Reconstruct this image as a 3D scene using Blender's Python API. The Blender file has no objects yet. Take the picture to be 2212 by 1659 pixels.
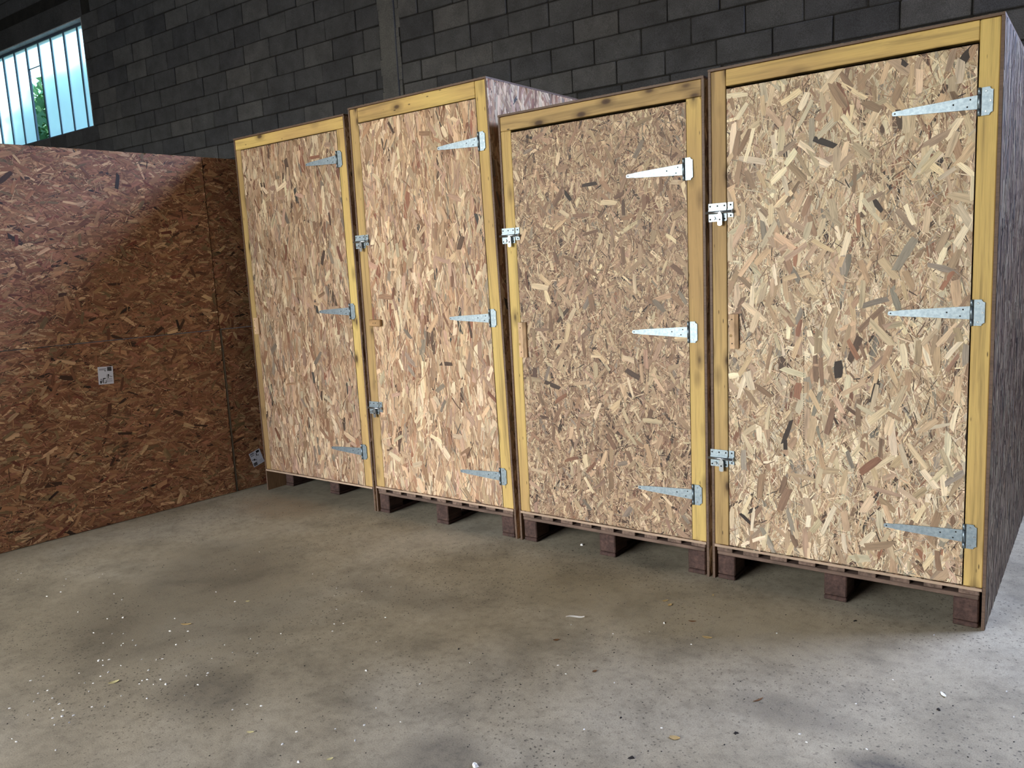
import bpy, math, random
import numpy as np
from mathutils import Matrix, Vector

random.seed(7)
RNG = np.random.default_rng(11)
scene = bpy.context.scene
COLL = scene.collection

# ------------------------------------------------------------------ camera
cam_d = bpy.data.cameras.new('camera')
cam = bpy.data.objects.new('camera', cam_d)
COLL.objects.link(cam)
cam_d.sensor_fit = 'HORIZONTAL'
cam_d.sensor_width = 36.0
cam_d.lens = 36.0 * 1744.485 / 2212.0
cam_d.clip_start = 0.05
cam_d.clip_end = 200
Rm = ((0.80232, -0.04422, 0.59525), (0.59457, 0.14711, -0.79047), (-0.05261, 0.98813, 0.14432))
CAM = Vector((5.1754, -3.6733, 1.6029))
mw = Matrix(Rm).to_4x4()
mw.translation = CAM
cam.matrix_world = mw
scene.camera = cam

# ------------------------------------------------------------------ world, lights, exposure
scene.view_settings.view_transform = 'Standard'
scene.view_settings.look = 'None'
scene.view_settings.gamma = 1.0
scene.view_settings.exposure = 0.0
scene.view_settings.use_curve_mapping = False

world = bpy.data.worlds.new('sky')
scene.world = world
world.use_nodes = True
wn = world.node_tree
wn.nodes.clear()
w_out = wn.nodes.new('ShaderNodeOutputWorld')
w_bg = wn.nodes.new('ShaderNodeBackground')
w_sky = wn.nodes.new('ShaderNodeTexSky')
w_sky.sky_type = 'NISHITA'
w_sky.sun_disc = False
w_sky.sun_elevation = math.radians(48)
w_sky.sun_rotation = math.radians(200)
w_sky.air_density = 1.0
w_sky.dust_density = 2.0
w_bg.inputs['Strength'].default_value = 1.5
wn.links.new(w_sky.outputs[0], w_bg.inputs[0])
wn.links.new(w_bg.outputs[0], w_out.inputs[0])


def area_light(name, loc, target, sx, sy, power, color):
    d = bpy.data.lights.new(name, 'AREA')
    d.shape = 'RECTANGLE'
    d.size, d.size_y = sx, sy
    d.energy = power
    d.color = color
    o = bpy.data.objects.new(name, d)
    COLL.objects.link(o)
    o.location = loc
    o.rotation_euler = (Vector(target) - Vector(loc)).to_track_quat('-Z', 'Z').to_euler()
    return o


# daylight entering through the big doorway of the front wall (behind the camera)
area_light('doorway_daylight', (-0.8, -9.15, 2.6), (-0.8, 0, 2.6), 7.2, 4.3, 300, (1.0, 0.985, 0.965))
# daylight entering through the second high window of the back wall, right of the frame
area_light('high_window_daylight', (7.6, 3.02, 4.78), (7.2, 0.0, 3.9), 3.9, 1.4, 1100, (0.56, 0.66, 1.0))


# ------------------------------------------------------------------ helpers
def s2l(c):
    return tuple(((v / 255.0) / 12.92) if v / 255.0 <= 0.04045 else (((v / 255.0) + 0.055) / 1.055) ** 2.4 for v in c)


def tag(o, label=None, cat=None, group=None, kind=None):
    if label: o['label'] = label
    if cat: o['category'] = cat
    if group: o['group'] = group
    if kind: o['kind'] = kind
    return o


def empty(name, loc=(0, 0, 0), parent=None):
    o = bpy.data.objects.new(name, None)
    o.empty_display_size = 0.1
    COLL.objects.link(o)
    o.parent = parent
    o.location = loc
    return o


def link(name, me, parent=None, loc=(0, 0, 0), rot=(0, 0, 0)):
    o = bpy.data.objects.new(name, me)
    COLL.objects.link(o)
    o.parent = parent
    o.location = loc
    o.rotation_euler = rot
    return o


class MB:
    """collects polygons with a colour and a wood-grain coordinate on every vertex"""

    def __init__(self):
        self.V, self.F, self.C, self.G, self.M, self.S = [], [], [], [], [], []
        self.n = 0

    def add(self, verts, faces, col=(1, 1, 1), grain=None, mat=0, smooth=False):
        v = np.asarray(verts, float).reshape(-1, 3)
        c = np.asarray(col, float)
        if c.ndim == 1: c = np.tile(c[:3], (len(v), 1))
        if grain is None: grain = v
        self.V.append(v)
        self.C.append(c)
        self.G.append(np.asarray(grain, float))
        self.F.extend([tuple(int(i) + self.n for i in f) for f in faces])
        self.M.extend([mat] * len(faces))
        self.S.extend([smooth] * len(faces))
        self.n += len(v)
        return self

    def grain_of(self, v, axis):
        order = {0: (0, 1, 2), 1: (1, 0, 2), 2: (2, 0, 1)}[axis]
        g = v[:, order] + RNG.uniform(-40, 40, 3)
        return g

    def box(self, lo, hi, c=0.0, axis=2, col=(1, 1, 1), mat=0):
        lo, hi = np.array(lo, float), np.array(hi, float)
        if c <= 0:
            v = np.array([[x, y, z] for z in (lo[2], hi[2]) for y in (lo[1], hi[1]) for x in (lo[0], hi[0])])
            f = [(0, 2, 3, 1), (4, 5, 7, 6), (0, 1, 5, 4), (2, 6, 7, 3), (0, 4, 6, 2), (1, 3, 7, 5)]
        else:
            v, idx = [], {}
            for sx in (0, 1):
                for sy in (0, 1):
                    for sz in (0, 1):
                        s = (sx, sy, sz)
                        for a in range(3):
                            pnt = [hi[k] if s[k] else lo[k] for k in range(3)]
                            for k in range(3):
                                if k != a: pnt[k] += -c if s[k] else c
                            idx[(s, a)] = len(v)
                            v.append(pnt)
            v = np.array(v)
            f = []
            for a in range(3):
                b, d = (a + 1) % 3, (a + 2) % 3
                for sa in (0, 1):
                    q = []
                    for sb, sd in ((0, 0), (1, 0), (1, 1), (0, 1)):
                        s = [0, 0, 0]; s[a] = sa; s[b] = sb; s[d] = sd
                        q.append(idx[(tuple(s), a)])
                    f.append(tuple(q) if sa else tuple(reversed(q)))
                for sb in (0, 1):
                    for sd in (0, 1):
                        s0 = [0, 0, 0]; s0[b] = sb; s0[d] = sd; s0[a] = 0
                        s1 = list(s0); s1[a] = 1
                        q = [idx[(tuple(s0), b)], idx[(tuple(s1), b)], idx[(tuple(s1), d)], idx[(tuple(s0), d)]]
                        f.append(tuple(q) if sb == sd else tuple(reversed(q)))
            for sx in (0, 1):
                for sy in (0, 1):
                    for sz in (0, 1):
                        q = [idx[((sx, sy, sz), a)] for a in range(3)]
                        f.append(tuple(q) if (sx + sy + sz) % 2 else tuple(reversed(q)))
        return self.add(v, f, col, self.grain_of(v, axis), mat)

    def prism(self, poly, y0, y1, col=(1, 1, 1), mat=0):
        """outline in x,z extruded along y (y0 is the near face)"""
        n = len(poly)
        v = [(p[0], y0, p[1]) for p in poly] + [(p[0], y1, p[1]) for p in poly]
        f = [tuple(range(n)), tuple(range(2 * n - 1, n - 1, -1))]
        f += [(i, n + i, n + (i + 1) % n, (i + 1) % n) for i in range(n)]
        return self.add(v, f, col, None, mat)

    def cyl(self, p0, p1, r0, r1=None, n=10, col=(1, 1, 1), mat=0, smooth=True):
        r1 = r0 if r1 is None else r1
        p0, p1 = Vector(p0), Vector(p1)
        d = (p1 - p0).normalized()
        a = d.orthogonal().normalized()
        b = d.cross(a)
        v = []
        for p, r in ((p0, r0), (p1, r1)):
            for k in range(n):
                t = 2 * math.pi * k / n
                v.append(p + a * (r * math.cos(t)) + b * (r * math.sin(t)))
        f = [(k, (k + 1) % n, n + (k + 1) % n, n + k) for k in range(n)]
        self.add([tuple(q) for q in v], f, col, None, mat, smooth)
        self.F += [tuple(self.n - 2 * n + k for k in range(n - 1, -1, -1)), tuple(self.n - n + k for k in range(n))]
        self.M += [mat, mat]
        self.S += [False, False]
        return self

    def arrays(self):
        return np.vstack(self.V), np.vstack(self.C), np.vstack(self.G)

    def mesh(self, name, mats, warp=None):
        V, C, G = self.arrays()
        if warp is not None: V = warp(V)
        me = bpy.data.meshes.new(name)
        me.from_pydata(V.tolist(), [], self.F)
        put_attrs(me, C, G)
        mats = mats if isinstance(mats, (list, tuple)) else [mats]
        for m in mats: me.materials.append(m)
        me.polygons.foreach_set('material_index', np.array(self.M, dtype=np.int32))
        me.polygons.foreach_set('use_smooth', np.array(self.S, dtype=bool))
        me.update()
        return me

    def build(self, name, mats, parent=None, loc=(0, 0, 0), rot=(0, 0, 0), warp=None):
        return link(name, self.mesh(name, mats, warp), parent, loc, rot)


def put_attrs(me, C, G):
    a = me.attributes.new('tint', 'FLOAT_COLOR', 'POINT')
    a.data.foreach_set('color', np.hstack([C, np.ones((len(C), 1))]).astype(np.float32).ravel())
    g = me.attributes.new('grain', 'FLOAT_VECTOR', 'POINT')
    g.data.foreach_set('vector', G.astype(np.float32).ravel())


def quad_mesh(name, V, Q, C, G, mats):
    me = bpy.data.meshes.new(name)
    me.vertices.add(len(V))
    me.vertices.foreach_set('co', V.astype(np.float32).ravel())
    me.loops.add(Q.size)
    me.loops.foreach_set('vertex_index', Q.astype(np.int32).ravel())
    me.polygons.add(len(Q))
    me.polygons.foreach_set('loop_start', np.arange(0, Q.size, 4, dtype=np.int32))
    me.update(calc_edges=True)
    put_attrs(me, C, G)
    me.materials.append(mats)
    me.validate()
    return me


# ------------------------------------------------------------------ materials
class NT:
    def __init__(self, name, rough=0.6, metal=0.0, spec=0.5):
        self.m = bpy.data.materials.new(name)
        self.m.use_nodes = True
        self.t = self.m.node_tree
        self.b = self.t.nodes['Principled BSDF']
        self.b.inputs['Roughness'].default_value = rough
        self.b.inputs['Metallic'].default_value = metal
        self.b.inputs['Specular IOR Level'].default_value = spec

    def n(self, typ, ins=None, **kw):
        nd = self.t.nodes.new(typ)
        for k, v in kw.items(): setattr(nd, k, v)
        for k, v in (ins or {}).items(): self.set(nd.inputs[k], v)
        return nd

    def set(self, sock, v):
        if isinstance(v, bpy.types.NodeSocket): self.t.links.new(v, sock)
        elif isinstance(v, bpy.types.Node): self.t.links.new(v.outputs[0], sock)
        else: sock.default_value = v

    def attr(self, name):
        return self.n('ShaderNodeAttribute', attribute_name=name)

    def scale(self, vec, s):
        return self.n('ShaderNodeVectorMath', {0: vec, 1: s}, operation='MULTIPLY').outputs[0]

    def noise(self, vec, scale=1.0, detail=3.0, rough=0.55, dist=0.0):
        return self.n('ShaderNodeTexNoise', {'Vector': vec, 'Scale': scale, 'Detail': detail, 'Roughness': rough, 'Distortion': dist}).outputs[0]

    def voro(self, vec, scale=1.0, feature='F1', rnd=1.0):
        return self.n('ShaderNodeTexVoronoi', {'Vector': vec, 'Scale': scale, 'Randomness': rnd}, feature=feature)

    def ramp(self, fac, stops):
        r = self.n('ShaderNodeValToRGB', {0: fac})
        e = r.color_ramp.elements
        while len(e) < len(stops): e.new(0.5)
        for el, (p, c) in zip(e, stops):
            el.position = p
            el.color = (c, c, c, 1) if isinstance(c, (int, float)) else (*c[:3], 1)
        return r.outputs[0]

    def mix(self, fac, a, b, mode='MIX'):
        m = self.n('ShaderNodeMix', data_type='RGBA', blend_type=mode)
        for s, v in ((m.inputs[0], fac), (m.inputs[6], a), (m.inputs[7], b)):
            if isinstance(v, (tuple, list)): v = (*v[:3], 1)
            self.set(s, v)
        return m.outputs[2]

    def math(self, op, a, b=0.0):
        m = self.n('ShaderNodeMath', operation=op)
        self.set(m.inputs[0], a)
        self.set(m.inputs[1], b)
        return m.outputs[0]

    def bump(self, h, strength=0.3, dist=0.01):
        b = self.n('ShaderNodeBump', {'Height': h, 'Strength': strength, 'Distance': dist})
        self.t.links.new(b.outputs[0], self.b.inputs['Normal'])

    def color(self, c):
        self.set(self.b.inputs['Base Color'], (*c[:3], 1) if isinstance(c, (tuple, list)) else c)
        return self.m


def mat_osb():
    t = NT('oriented_strand_board', 0.55, spec=0.35)
    col = t.attr('tint').outputs['Color']
    g = t.attr('grain').outputs['Vector']
    fine = t.noise(t.scale(g, (14, 420, 1)), 1.0, 3, 0.6)
    broad = t.noise(t.scale(g, (6, 70, 1)), 1.0, 2, 0.5)
    k = t.ramp(fine, [(0.28, 0.55), (0.5, 0.95), (0.75, 1.15)])
    k2 = t.ramp(broad, [(0.25, 0.66), (0.45, 0.97), (0.7, 1.1)])
    c = t.mix(1.0, t.mix(1.0, t.n('ShaderNodeHueSaturation', {'Saturation': 0.9, 'Color': col}).outputs[0], k, 'MULTIPLY'), k2, 'MULTIPLY')
    t.bump(fine, 0.25, 0.002)
    return t.color(c)


def mat_timber(name, light, mid, dark, knot=(60, 38, 20)):
    t = NT(name, 0.6, spec=0.3)
    g = t.attr('grain').outputs['Vector']
    warp = t.noise(t.scale(g, (1.6, 6, 6)), 1.0, 2, 0.5)
    gw = t.n('ShaderNodeVectorMath', {0: g, 1: t.scale(warp, (0.05, 0.04, 0.04))}, operation='ADD').outputs[0]
    streak = t.noise(t.scale(gw, (1.4, 46, 46)), 1.0, 4, 0.6)
    fine = t.noise(t.scale(gw, (9, 420, 420)), 1.0, 2, 0.5)
    big = t.noise(t.scale(g, (1.1, 3, 3)), 1.0, 2, 0.5)
    base = t.ramp(big, [(0.33, s2l(light)), (0.5, s2l(mid)), (0.68, s2l(dark))])
    c = t.mix(1.0, base, t.ramp(streak, [(0.3, 0.62), (0.48, 0.98), (0.72, 1.1)]), 'MULTIPLY')
    c = t.mix(1.0, c, t.ramp(fine, [(0.25, 0.88), (0.6, 1.03)]), 'MULTIPLY')
    v = t.voro(t.scale(g, (4.5, 11, 9)), 1.0)
    ring = t.ramp(v.outputs['Distance'], [(0.0, 1.0), (0.09, 0.9), (0.15, 0.42), (0.32, 0.0)])
    c = t.mix(ring, c, s2l(knot))
    v2 = t.voro(t.scale(g, (7, 36, 20)), 1.0)
    dot = t.ramp(v2.outputs['Distance'], [(0.05, 0.85), (0.1, 0.0)])
    c = t.mix(dot, c, s2l((45, 28, 15)))
    t.bump(streak, 0.2, 0.003)
    return t.color(c)


def mat_plainwood(name, c0, c1, rough=0.7):
    t = NT(name, rough, spec=0.25)
    g = t.attr('grain').outputs['Vector']
    streak = t.noise(t.scale(g, (3, 60, 60)), 1.0, 4, 0.65)
    spots = t.noise(t.scale(g, (9, 18, 18)), 1.0, 3, 0.6)
    c = t.mix(t.ramp(streak, [(0.3, 0.0), (0.72, 1.0)]), s2l(c0), s2l(c1))
    c = t.mix(1.0, c, t.ramp(spots, [(0.3, 0.6), (0.55, 1.0), (0.75, 1.25)]), 'MULTIPLY')
    t.bump(streak, 0.35, 0.004)
    return t.color(c)


def mat_concrete_block():
    t = NT('grey_concrete_block', 0.9, spec=0.2)
    pos = t.n('ShaderNodeNewGeometry').outputs['Position']
    rnd = t.n('ShaderNodeObjectInfo').outputs['Random']
    n1 = t.noise(pos, 5.0, 4, 0.6)
    n2 = t.noise(pos, 160.0, 2, 0.6)
    n3 = t.noise(pos, 0.7, 2, 0.5)
    base = t.ramp(rnd, [(0.0, s2l((66, 67, 71))), (0.35, s2l((73, 74, 78))), (0.75, s2l((79, 80, 83))), (1.0, s2l((89, 89, 91)))])
    c = t.mix(1.0, base, t.ramp(n1, [(0.3, 0.75), (0.7, 1.18)]), 'MULTIPLY')
    c = t.mix(1.0, c, t.ramp(n2, [(0.3, 0.66), (0.5, 1.0), (0.72, 1.4)]), 'MULTIPLY')
    c = t.mix(t.ramp(n3, [(0.6, 0.0), (0.8, 0.25)]), c, s2l((70, 64, 56)))
    t.bump(n2, 0.6, 0.006)
    return t.color(c)


def mat_rough(name, c0, c1, scale=3.0, fine=120.0, rough=0.9, bump=0.4):
    t = NT(name, rough, spec=0.2)
    pos = t.n('ShaderNodeNewGeometry').outputs['Position']
    n1 = t.noise(pos, scale, 5, 0.6)
    n2 = t.noise(pos, fine, 2, 0.6)
    c = t.mix(t.ramp(n1, [(0.3, 0.0), (0.7, 1.0)]), s2l(c0), s2l(c1))
    c = t.mix(1.0, c, t.ramp(n2, [(0.3, 0.75), (0.7, 1.2)]), 'MULTIPLY')
    t.bump(n2, bump, 0.006)
    return t.color(c)


def mat_floor():
    t = NT('dusty_concrete_floor', 0.72, spec=0.3)
    pos = t.n('ShaderNodeNewGeometry').outputs['Position']
    broad = t.noise(pos, 0.75, 4, 0.55, 0.4)
    mid = t.noise(pos, 3.2, 5, 0.62, 0.3)
    small = t.noise(pos, 22.0, 4, 0.65)
    grit = t.noise(pos, 210.0, 2, 0.6)
    c = t.ramp(broad, [(0.3, s2l((140, 129, 106))), (0.5, s2l((160, 149, 125))), (0.7, s2l((174, 165, 144)))])
    c = t.mix(1.0, c, t.ramp(mid, [(0.28, 0.68), (0.5, 1.0), (0.75, 1.16)]), 'MULTIPLY')
    c = t.mix(1.0, c, t.ramp(small, [(0.28, 0.76), (0.5, 1.0), (0.75, 1.1)]), 'MULTIPLY')
    c = t.mix(1.0, c, t.ramp(grit, [(0.27, 0.72), (0.5, 1.0), (0.78, 1.22)]), 'MULTIPLY')
    # small dark pits, gathered in worn patches
    wob = t.n('ShaderNodeVectorMath', {0: pos, 1: t.scale(t.n('ShaderNodeTexNoise', {'Vector': pos, 'Scale': 30.0}).outputs['Color'], (0.03, 0.03, 0.03))}, operation='ADD').outputs[0]
    v = t.voro(wob, 52.0)
    pit = t.ramp(v.outputs['Distance'], [(0.13, 1.0), (0.27, 0.0)])
    patch = t.ramp(t.noise(pos, 1.15, 3, 0.6, 0.5), [(0.42, 0.12), (0.6, 1.0)])
    c = t.mix(t.math('MULTIPLY', t.math('MULTIPLY', pit, patch), 0.72), c, s2l((52, 48, 42)))
    # stains with a place of their own: centre, radii, strength
    edge = t.n('ShaderNodeVectorMath', {0: pos, 1: t.scale(t.n('ShaderNodeTexNoise', {'Vector': pos, 'Scale': 9.0, 'Detail': 4.0}).outputs['Color'], (0.12, 0.12, 0.0))}, operation='ADD').outputs[0]
    for (cx, cy, rx, ry, k, colr) in STAINS:
        rel = t.n('ShaderNodeVectorMath', {0: edge, 1: (cx + 0.06, cy + 0.06, 0)}, operation='SUBTRACT').outputs[0]
        d = t.n('ShaderNodeVectorMath', {0: t.scale(rel, (1 / rx, 1 / ry, 0.0))}, operation='LENGTH').outputs['Value']
        msk = t.ramp(d, [(0.45, 1.0), (1.0, 0.0)])
        br = t.ramp(small, [(0.3, 0.25), (0.6, 1.0)])
        c = t.mix(t.math('MULTIPLY', t.math('MULTIPLY', msk, br), k), c, s2l(colr))
    t.bump(t.mix(0.5, grit, small), 0.25, 0.004)
    return t.color(c)


def mat_steel(name, c0, c1, rough=0.42, metal=0.75):
    t = NT(name, rough, metal, 0.5)
    pos = t.n('ShaderNodeTexCoord').outputs['Object']
    n1 = t.noise(pos, 90.0, 3, 0.6)
    c = t.mix(t.ramp(n1, [(0.35, 0.0), (0.65, 1.0)]), s2l(c0), s2l(c1))
    return t.color(c)


def mat_plain(name, c, rough=0.6, metal=0.0, spec=0.4, var=0.0):
    t = NT(name, rough, metal, spec)
    if var > 0:
        pos = t.n('ShaderNodeNewGeometry').outputs['Position']
        return t.color(t.mix(1.0, s2l(c), t.ramp(t.noise(pos, 60.0, 3), [(0.3, 1 - var), (0.7, 1 + var)]), 'MULTIPLY'))
    return t.color(s2l(c))


def mat_glass(name, rough, tint):
    m = bpy.data.materials.new(name)
    m.use_nodes = True
    t = m.node_tree
    t.nodes.clear()
    o = t.nodes.new('ShaderNodeOutputMaterial')
    r = t.nodes.new('ShaderNodeBsdfRefraction')
    r.inputs['IOR'].default_value = 1.03
    r.inputs['Roughness'].default_value = rough
    r.inputs['Color'].default_value = (*tint, 1)
    if rough > 0.1:
        tc = t.nodes.new('ShaderNodeTexCoord')
        n = t.nodes.new('ShaderNodeTexNoise')
        n.inputs['Scale'].default_value = 6.0
        t.links.new(tc.outputs['Object'], n.inputs['Vector'])
        mx = t.nodes.new('ShaderNodeMix')
        mx.data_type = 'RGBA'
        mx.inputs[6].default_value = (tint[0] * .9, tint[1] * .93, tint[2] * .93, 1)
        mx.inputs[7].default_value = (*tint, 1)
        t.links.new(n.outputs[0], mx.inputs[0])
        t.links.new(mx.outputs[2], r.inputs['Color'])
    if rough > 0.1:
        tl = t.nodes.new('ShaderNodeBsdfTranslucent')
        tl.inputs['Color'].default_value = (0.72, 0.95, 0.96, 1)
        ms = t.nodes.new('ShaderNodeMixShader')
        ms.inputs[0].default_value = 0.24
        t.links.new(r.outputs[0], ms.inputs[1])
        t.links.new(tl.outputs[0], ms.inputs[2])
        t.links.new(ms.outputs[0], o.inputs[0])
    else:
        t.links.new(r.outputs[0], o.inputs[0])
    return m


STAINS = [(4.70, -1.20, 0.20, 0.12, 0.75, (62, 58, 56)), (4.78, -1.36, 0.12, 0.10, 0.7, (58, 54, 52)),
          (4.33, -1.02, 0.28, 0.12, 0.45, (72, 67, 60)), (3.45, -1.86, 0.2, 0.16, 0.55, (64, 60, 56)),
          (1.55, -1.60, 0.85, 0.75, 0.38, (78, 72, 62)), (2.35, -2.05, 0.28, 0.2, 0.5, (66, 62, 56)),
          (1.05, -1.1, 0.5, 0.4, 0.35, (80, 74, 64)), (2.3, -0.95, 0.5, 0.18, 0.35, (84, 76, 64)),
          (0.45, -0.25, 0.5, 0.3, 0.4, (128, 98, 66)), (3.5, -0.45, 1.4, 0.35, 0.25, (132, 118, 82))]

M_OSB = mat_osb()
M_TIMBER = mat_timber('yellow_treated_timber', (204, 176, 104), (194, 163, 98), (172, 140, 90))
M_TIMBER2 = mat_timber('brownish_timber', (184, 154, 98), (170, 140, 90), (148, 119, 79))
M_PALLET = mat_plainwood('dark_weathered_pallet_wood', (54, 39, 34), (88, 66, 58))
M_PDECK = mat_plainwood('grey_brown_pallet_board', (84, 68, 58), (128, 106, 92))
M_RAW = mat_plainwood('pale_raw_wood', (196, 160, 122), (214, 182, 146))
M_RAW2 = mat_plainwood('brown_raw_wood', (160, 124, 84), (182, 146, 102))
M_STEEL = mat_steel('galvanised_steel', (128, 142, 150), (150, 163, 170), 0.45, 0.9)
M_ZINC = mat_steel('bright_zinc', (150, 158, 162), (176, 182, 186), 0.3, 0.95)
M_HOLE = mat_plain('dark_screw_hole', (16, 15, 14), 0.8)
M_BLOCK = mat_concrete_block()
M_MORTAR = mat_rough('dark_mortar', (36, 36, 36), (48, 47, 46), 6.0)
M_PILLAR = mat_rough('cast_concrete', (84, 84, 85), (104, 104, 103), 3.5, 90)
M_LINTEL = mat_rough('smooth_dark_concrete', (62, 63, 66), (78, 78, 80), 2.0, 60, bump=0.2)
M_WALL = mat_rough('dark_render', (60, 59, 58), (76, 74, 72), 2.0, 60)
M_ROOF = mat_rough('dark_roof_sheet', (46, 46, 48), (58, 58, 60), 1.0, 20)
M_FLOOR = mat_floor()
M_GROUND = mat_rough('outside_ground', (90, 92, 70), (120, 118, 90), 0.4, 8)
M_REVEAL = mat_rough('lit_reveal_tone', (150, 152, 156), (184, 186, 190), 5.0, 60)  # pale tone standing in for window light on the reveal
M_FRAME = mat_plain('grey_window_metal', (70, 82, 96), 0.5, 0.2)
M_GLASS = mat_glass('frosted_glass', 0.42, (0.90, 1.0, 0.98))
M_CLEAR = mat_glass('clear_glass', 0.02, (0.86, 0.97, 0.97))
M_WHITE = mat_plain('white_flake', (236, 234, 226), 0.7, var=0.06)
M_LEAFDRY = mat_plain('dry_leaf', (186, 158, 104), 0.7, var=0.2)
M_LEAFPALE = mat_plain('pale_leaf', (208, 196, 140), 0.7, var=0.15)
M_LEAFBROWN = mat_plain('brown_leaf', (112, 78, 46), 0.7, var=0.25)
M_DARKBIT = mat_plain('dark_bit', (34, 30, 28), 0.8)
M_PAPER = mat_plain('white_label_paper', (206, 206, 214), 0.6)
M_INK = mat_plain('black_ink', (24, 24, 28), 0.6)
M_INKGREY = mat_plain('grey_ink', (120, 120, 128), 0.6)
M_STRIP = mat_plain('grey_metal_strip', (128, 124, 116), 0.5, 0.3, var=0.1)
M_TREE = mat_plain('green_leaf', (112, 158, 112), 0.6, var=0.25)
M_BARK = mat_rough('tree_bark', (70, 56, 44), (96, 78, 62), 5, 40)

# ------------------------------------------------------------------ strand board
PAL_PALE = [((232, 212, 174), 2.6), ((218, 192, 150), 3.2), ((200, 168, 126), 3.0), ((190, 158, 126), 1.8), ((172, 138, 102), 1.8),
            ((148, 114, 84), 1.0), ((152, 139, 119), 0.6), ((150, 98, 66), 0.3), ((98, 74, 54), 0.4), ((56, 42, 32), 0.22)]  # darkest strand tones stand in for shadow gaps between the flakes
PAL_WARM = [((226, 198, 156), 2.6), ((210, 174, 130), 3.4), ((192, 152, 110), 3.2), ((188, 148, 118), 1.8), ((172, 128, 88), 2.0),
            ((150, 104, 68), 0.9), ((144, 126, 104), 0.5), ((146, 88, 56), 0.28), ((92, 66, 46), 0.3), ((70, 66, 58), 0.1)]
PAL_DARK = [((214, 188, 146), 2.6), ((194, 162, 122), 3.2), ((174, 140, 104), 3.2), ((168, 132, 104), 1.8), ((150, 114, 82), 2.0),
            ((126, 92, 66), 1.3), ((138, 122, 102), 0.6), ((128, 84, 56), 0.3), ((82, 60, 44), 0.7), ((52, 38, 28), 0.35)]
PAL_WARM_DIM = [(tuple(int(v * .90) for v in c), k) for c, k in PAL_WARM]  # warm strands darkened for the weaker light on the leftmost crate
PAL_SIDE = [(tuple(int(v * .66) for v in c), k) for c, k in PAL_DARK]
PAL_ORANGE = [((186, 150, 104), 1.6), ((158, 116, 72), 3.2), ((138, 92, 54), 3.4), ((146, 95, 63), 2.4), ((122, 76, 43), 2.0),
              ((106, 63, 35), 1.0), ((126, 102, 65), 1.2), ((110, 54, 30), 0.4), ((66, 42, 25), 0.3), ((44, 30, 20), 0.2)]


def flakes(w, h, layers, pal, rng):
    """thin wood strands scattered over a w x h rectangle -> verts (u, v, height), quads, colours, grain"""
    cols = np.array([s2l(c) for c, _ in pal])
    wt = np.array([k for _, k in pal])
    wt /= wt.sum()
    Vs, Cs, Gs = [], [], []
    nl = len(layers)
    for li, (dens, l0, l1, w0, w1, am, asd, hbase) in enumerate(layers):
        n = int(dens * w * h)
        cu, cv = rng.uniform(-0.02, w + 0.02, n), rng.uniform(-0.02, h + 0.02, n)
        L = l0 + (l1 - l0) * rng.beta(1.4, 2.2, n)
        Wd = w0 + (w1 - w0) * rng.beta(1.4, 2.4, n)
        ang = rng.normal(am, asd, n)
        d = np.stack([np.sin(ang), np.cos(ang)], 1)
        e = np.stack([d[:, 1], -d[:, 0]], 1)
        st = np.array([-0.5, -0.18, 0.18, 0.5])
        sk = rng.normal(0, 0.22, (n, 2))
        cur = rng.normal(0, 0.018, n)
        tip = rng.uniform(0.62, 1.0, (n, 2))
        V = np.zeros((n, 4, 2, 3))
        G = np.zeros((n, 4, 2, 3))
        hgt = hbase + rng.uniform(0, 0.0004, n)
        slope = rng.normal(0, 0.004, (n, 2))
        off = rng.uniform(-50, 50, (n, 2))
        for i in range(4):
            hw = 0.5 * Wd * (tip[:, 0] if i == 0 else tip[:, 1] if i == 3 else rng.uniform(0.85, 1.12, n))
            along = L * st[i]
            bend = cur * L * (4 * st[i] ** 2)
            for j, s in enumerate((-1, 1)):
                al = along.copy()
                if i == 0: al = al + sk[:, 0] * Wd * s * 0.8
                if i == 3: al = al + sk[:, 1] * Wd * s * 0.8
                ac = bend + s * hw
                V[:, i, j, 0] = cu + d[:, 0] * al + e[:, 0] * ac
                V[:, i, j, 1] = cv + d[:, 1] * al + e[:, 1] * ac
                V[:, i, j, 2] = hgt + slope[:, 0] * al + slope[:, 1] * ac
                G[:, i, j, 0] = al + off[:, 0]
                G[:, i, j, 1] = ac + off[:, 1]
                G[:, i, j, 2] = li
        k = rng.choice(len(cols), n, p=wt)
        c = cols[k] * rng.uniform(0.62, 1.18, (n, 1)) * rng.uniform(0.96, 1.04, (n, 3))
        Vs.append(V.reshape(-1, 3))
        Gs.append(G.reshape(-1, 3))
        Cs.append(np.repeat(c, 8, axis=0))
    V, C, G = np.vstack(Vs), np.vstack(Cs), np.vstack(Gs)
    V[:, 0] = np.clip(V[:, 0], 0, w)
    V[:, 1] = np.clip(V[:, 1], 0, h)
    V[:, 2] = np.maximum(V[:, 2], 0.00005)
    n = len(V) // 8
    b = (np.arange(n) * 8)[:, None]
    Q = np.concatenate([b + np.array([[2 * i, 2 * i + 1, 2 * i + 3, 2 * i + 2]]) for i in range(3)], 0)
    return V, Q, C, G


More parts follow.
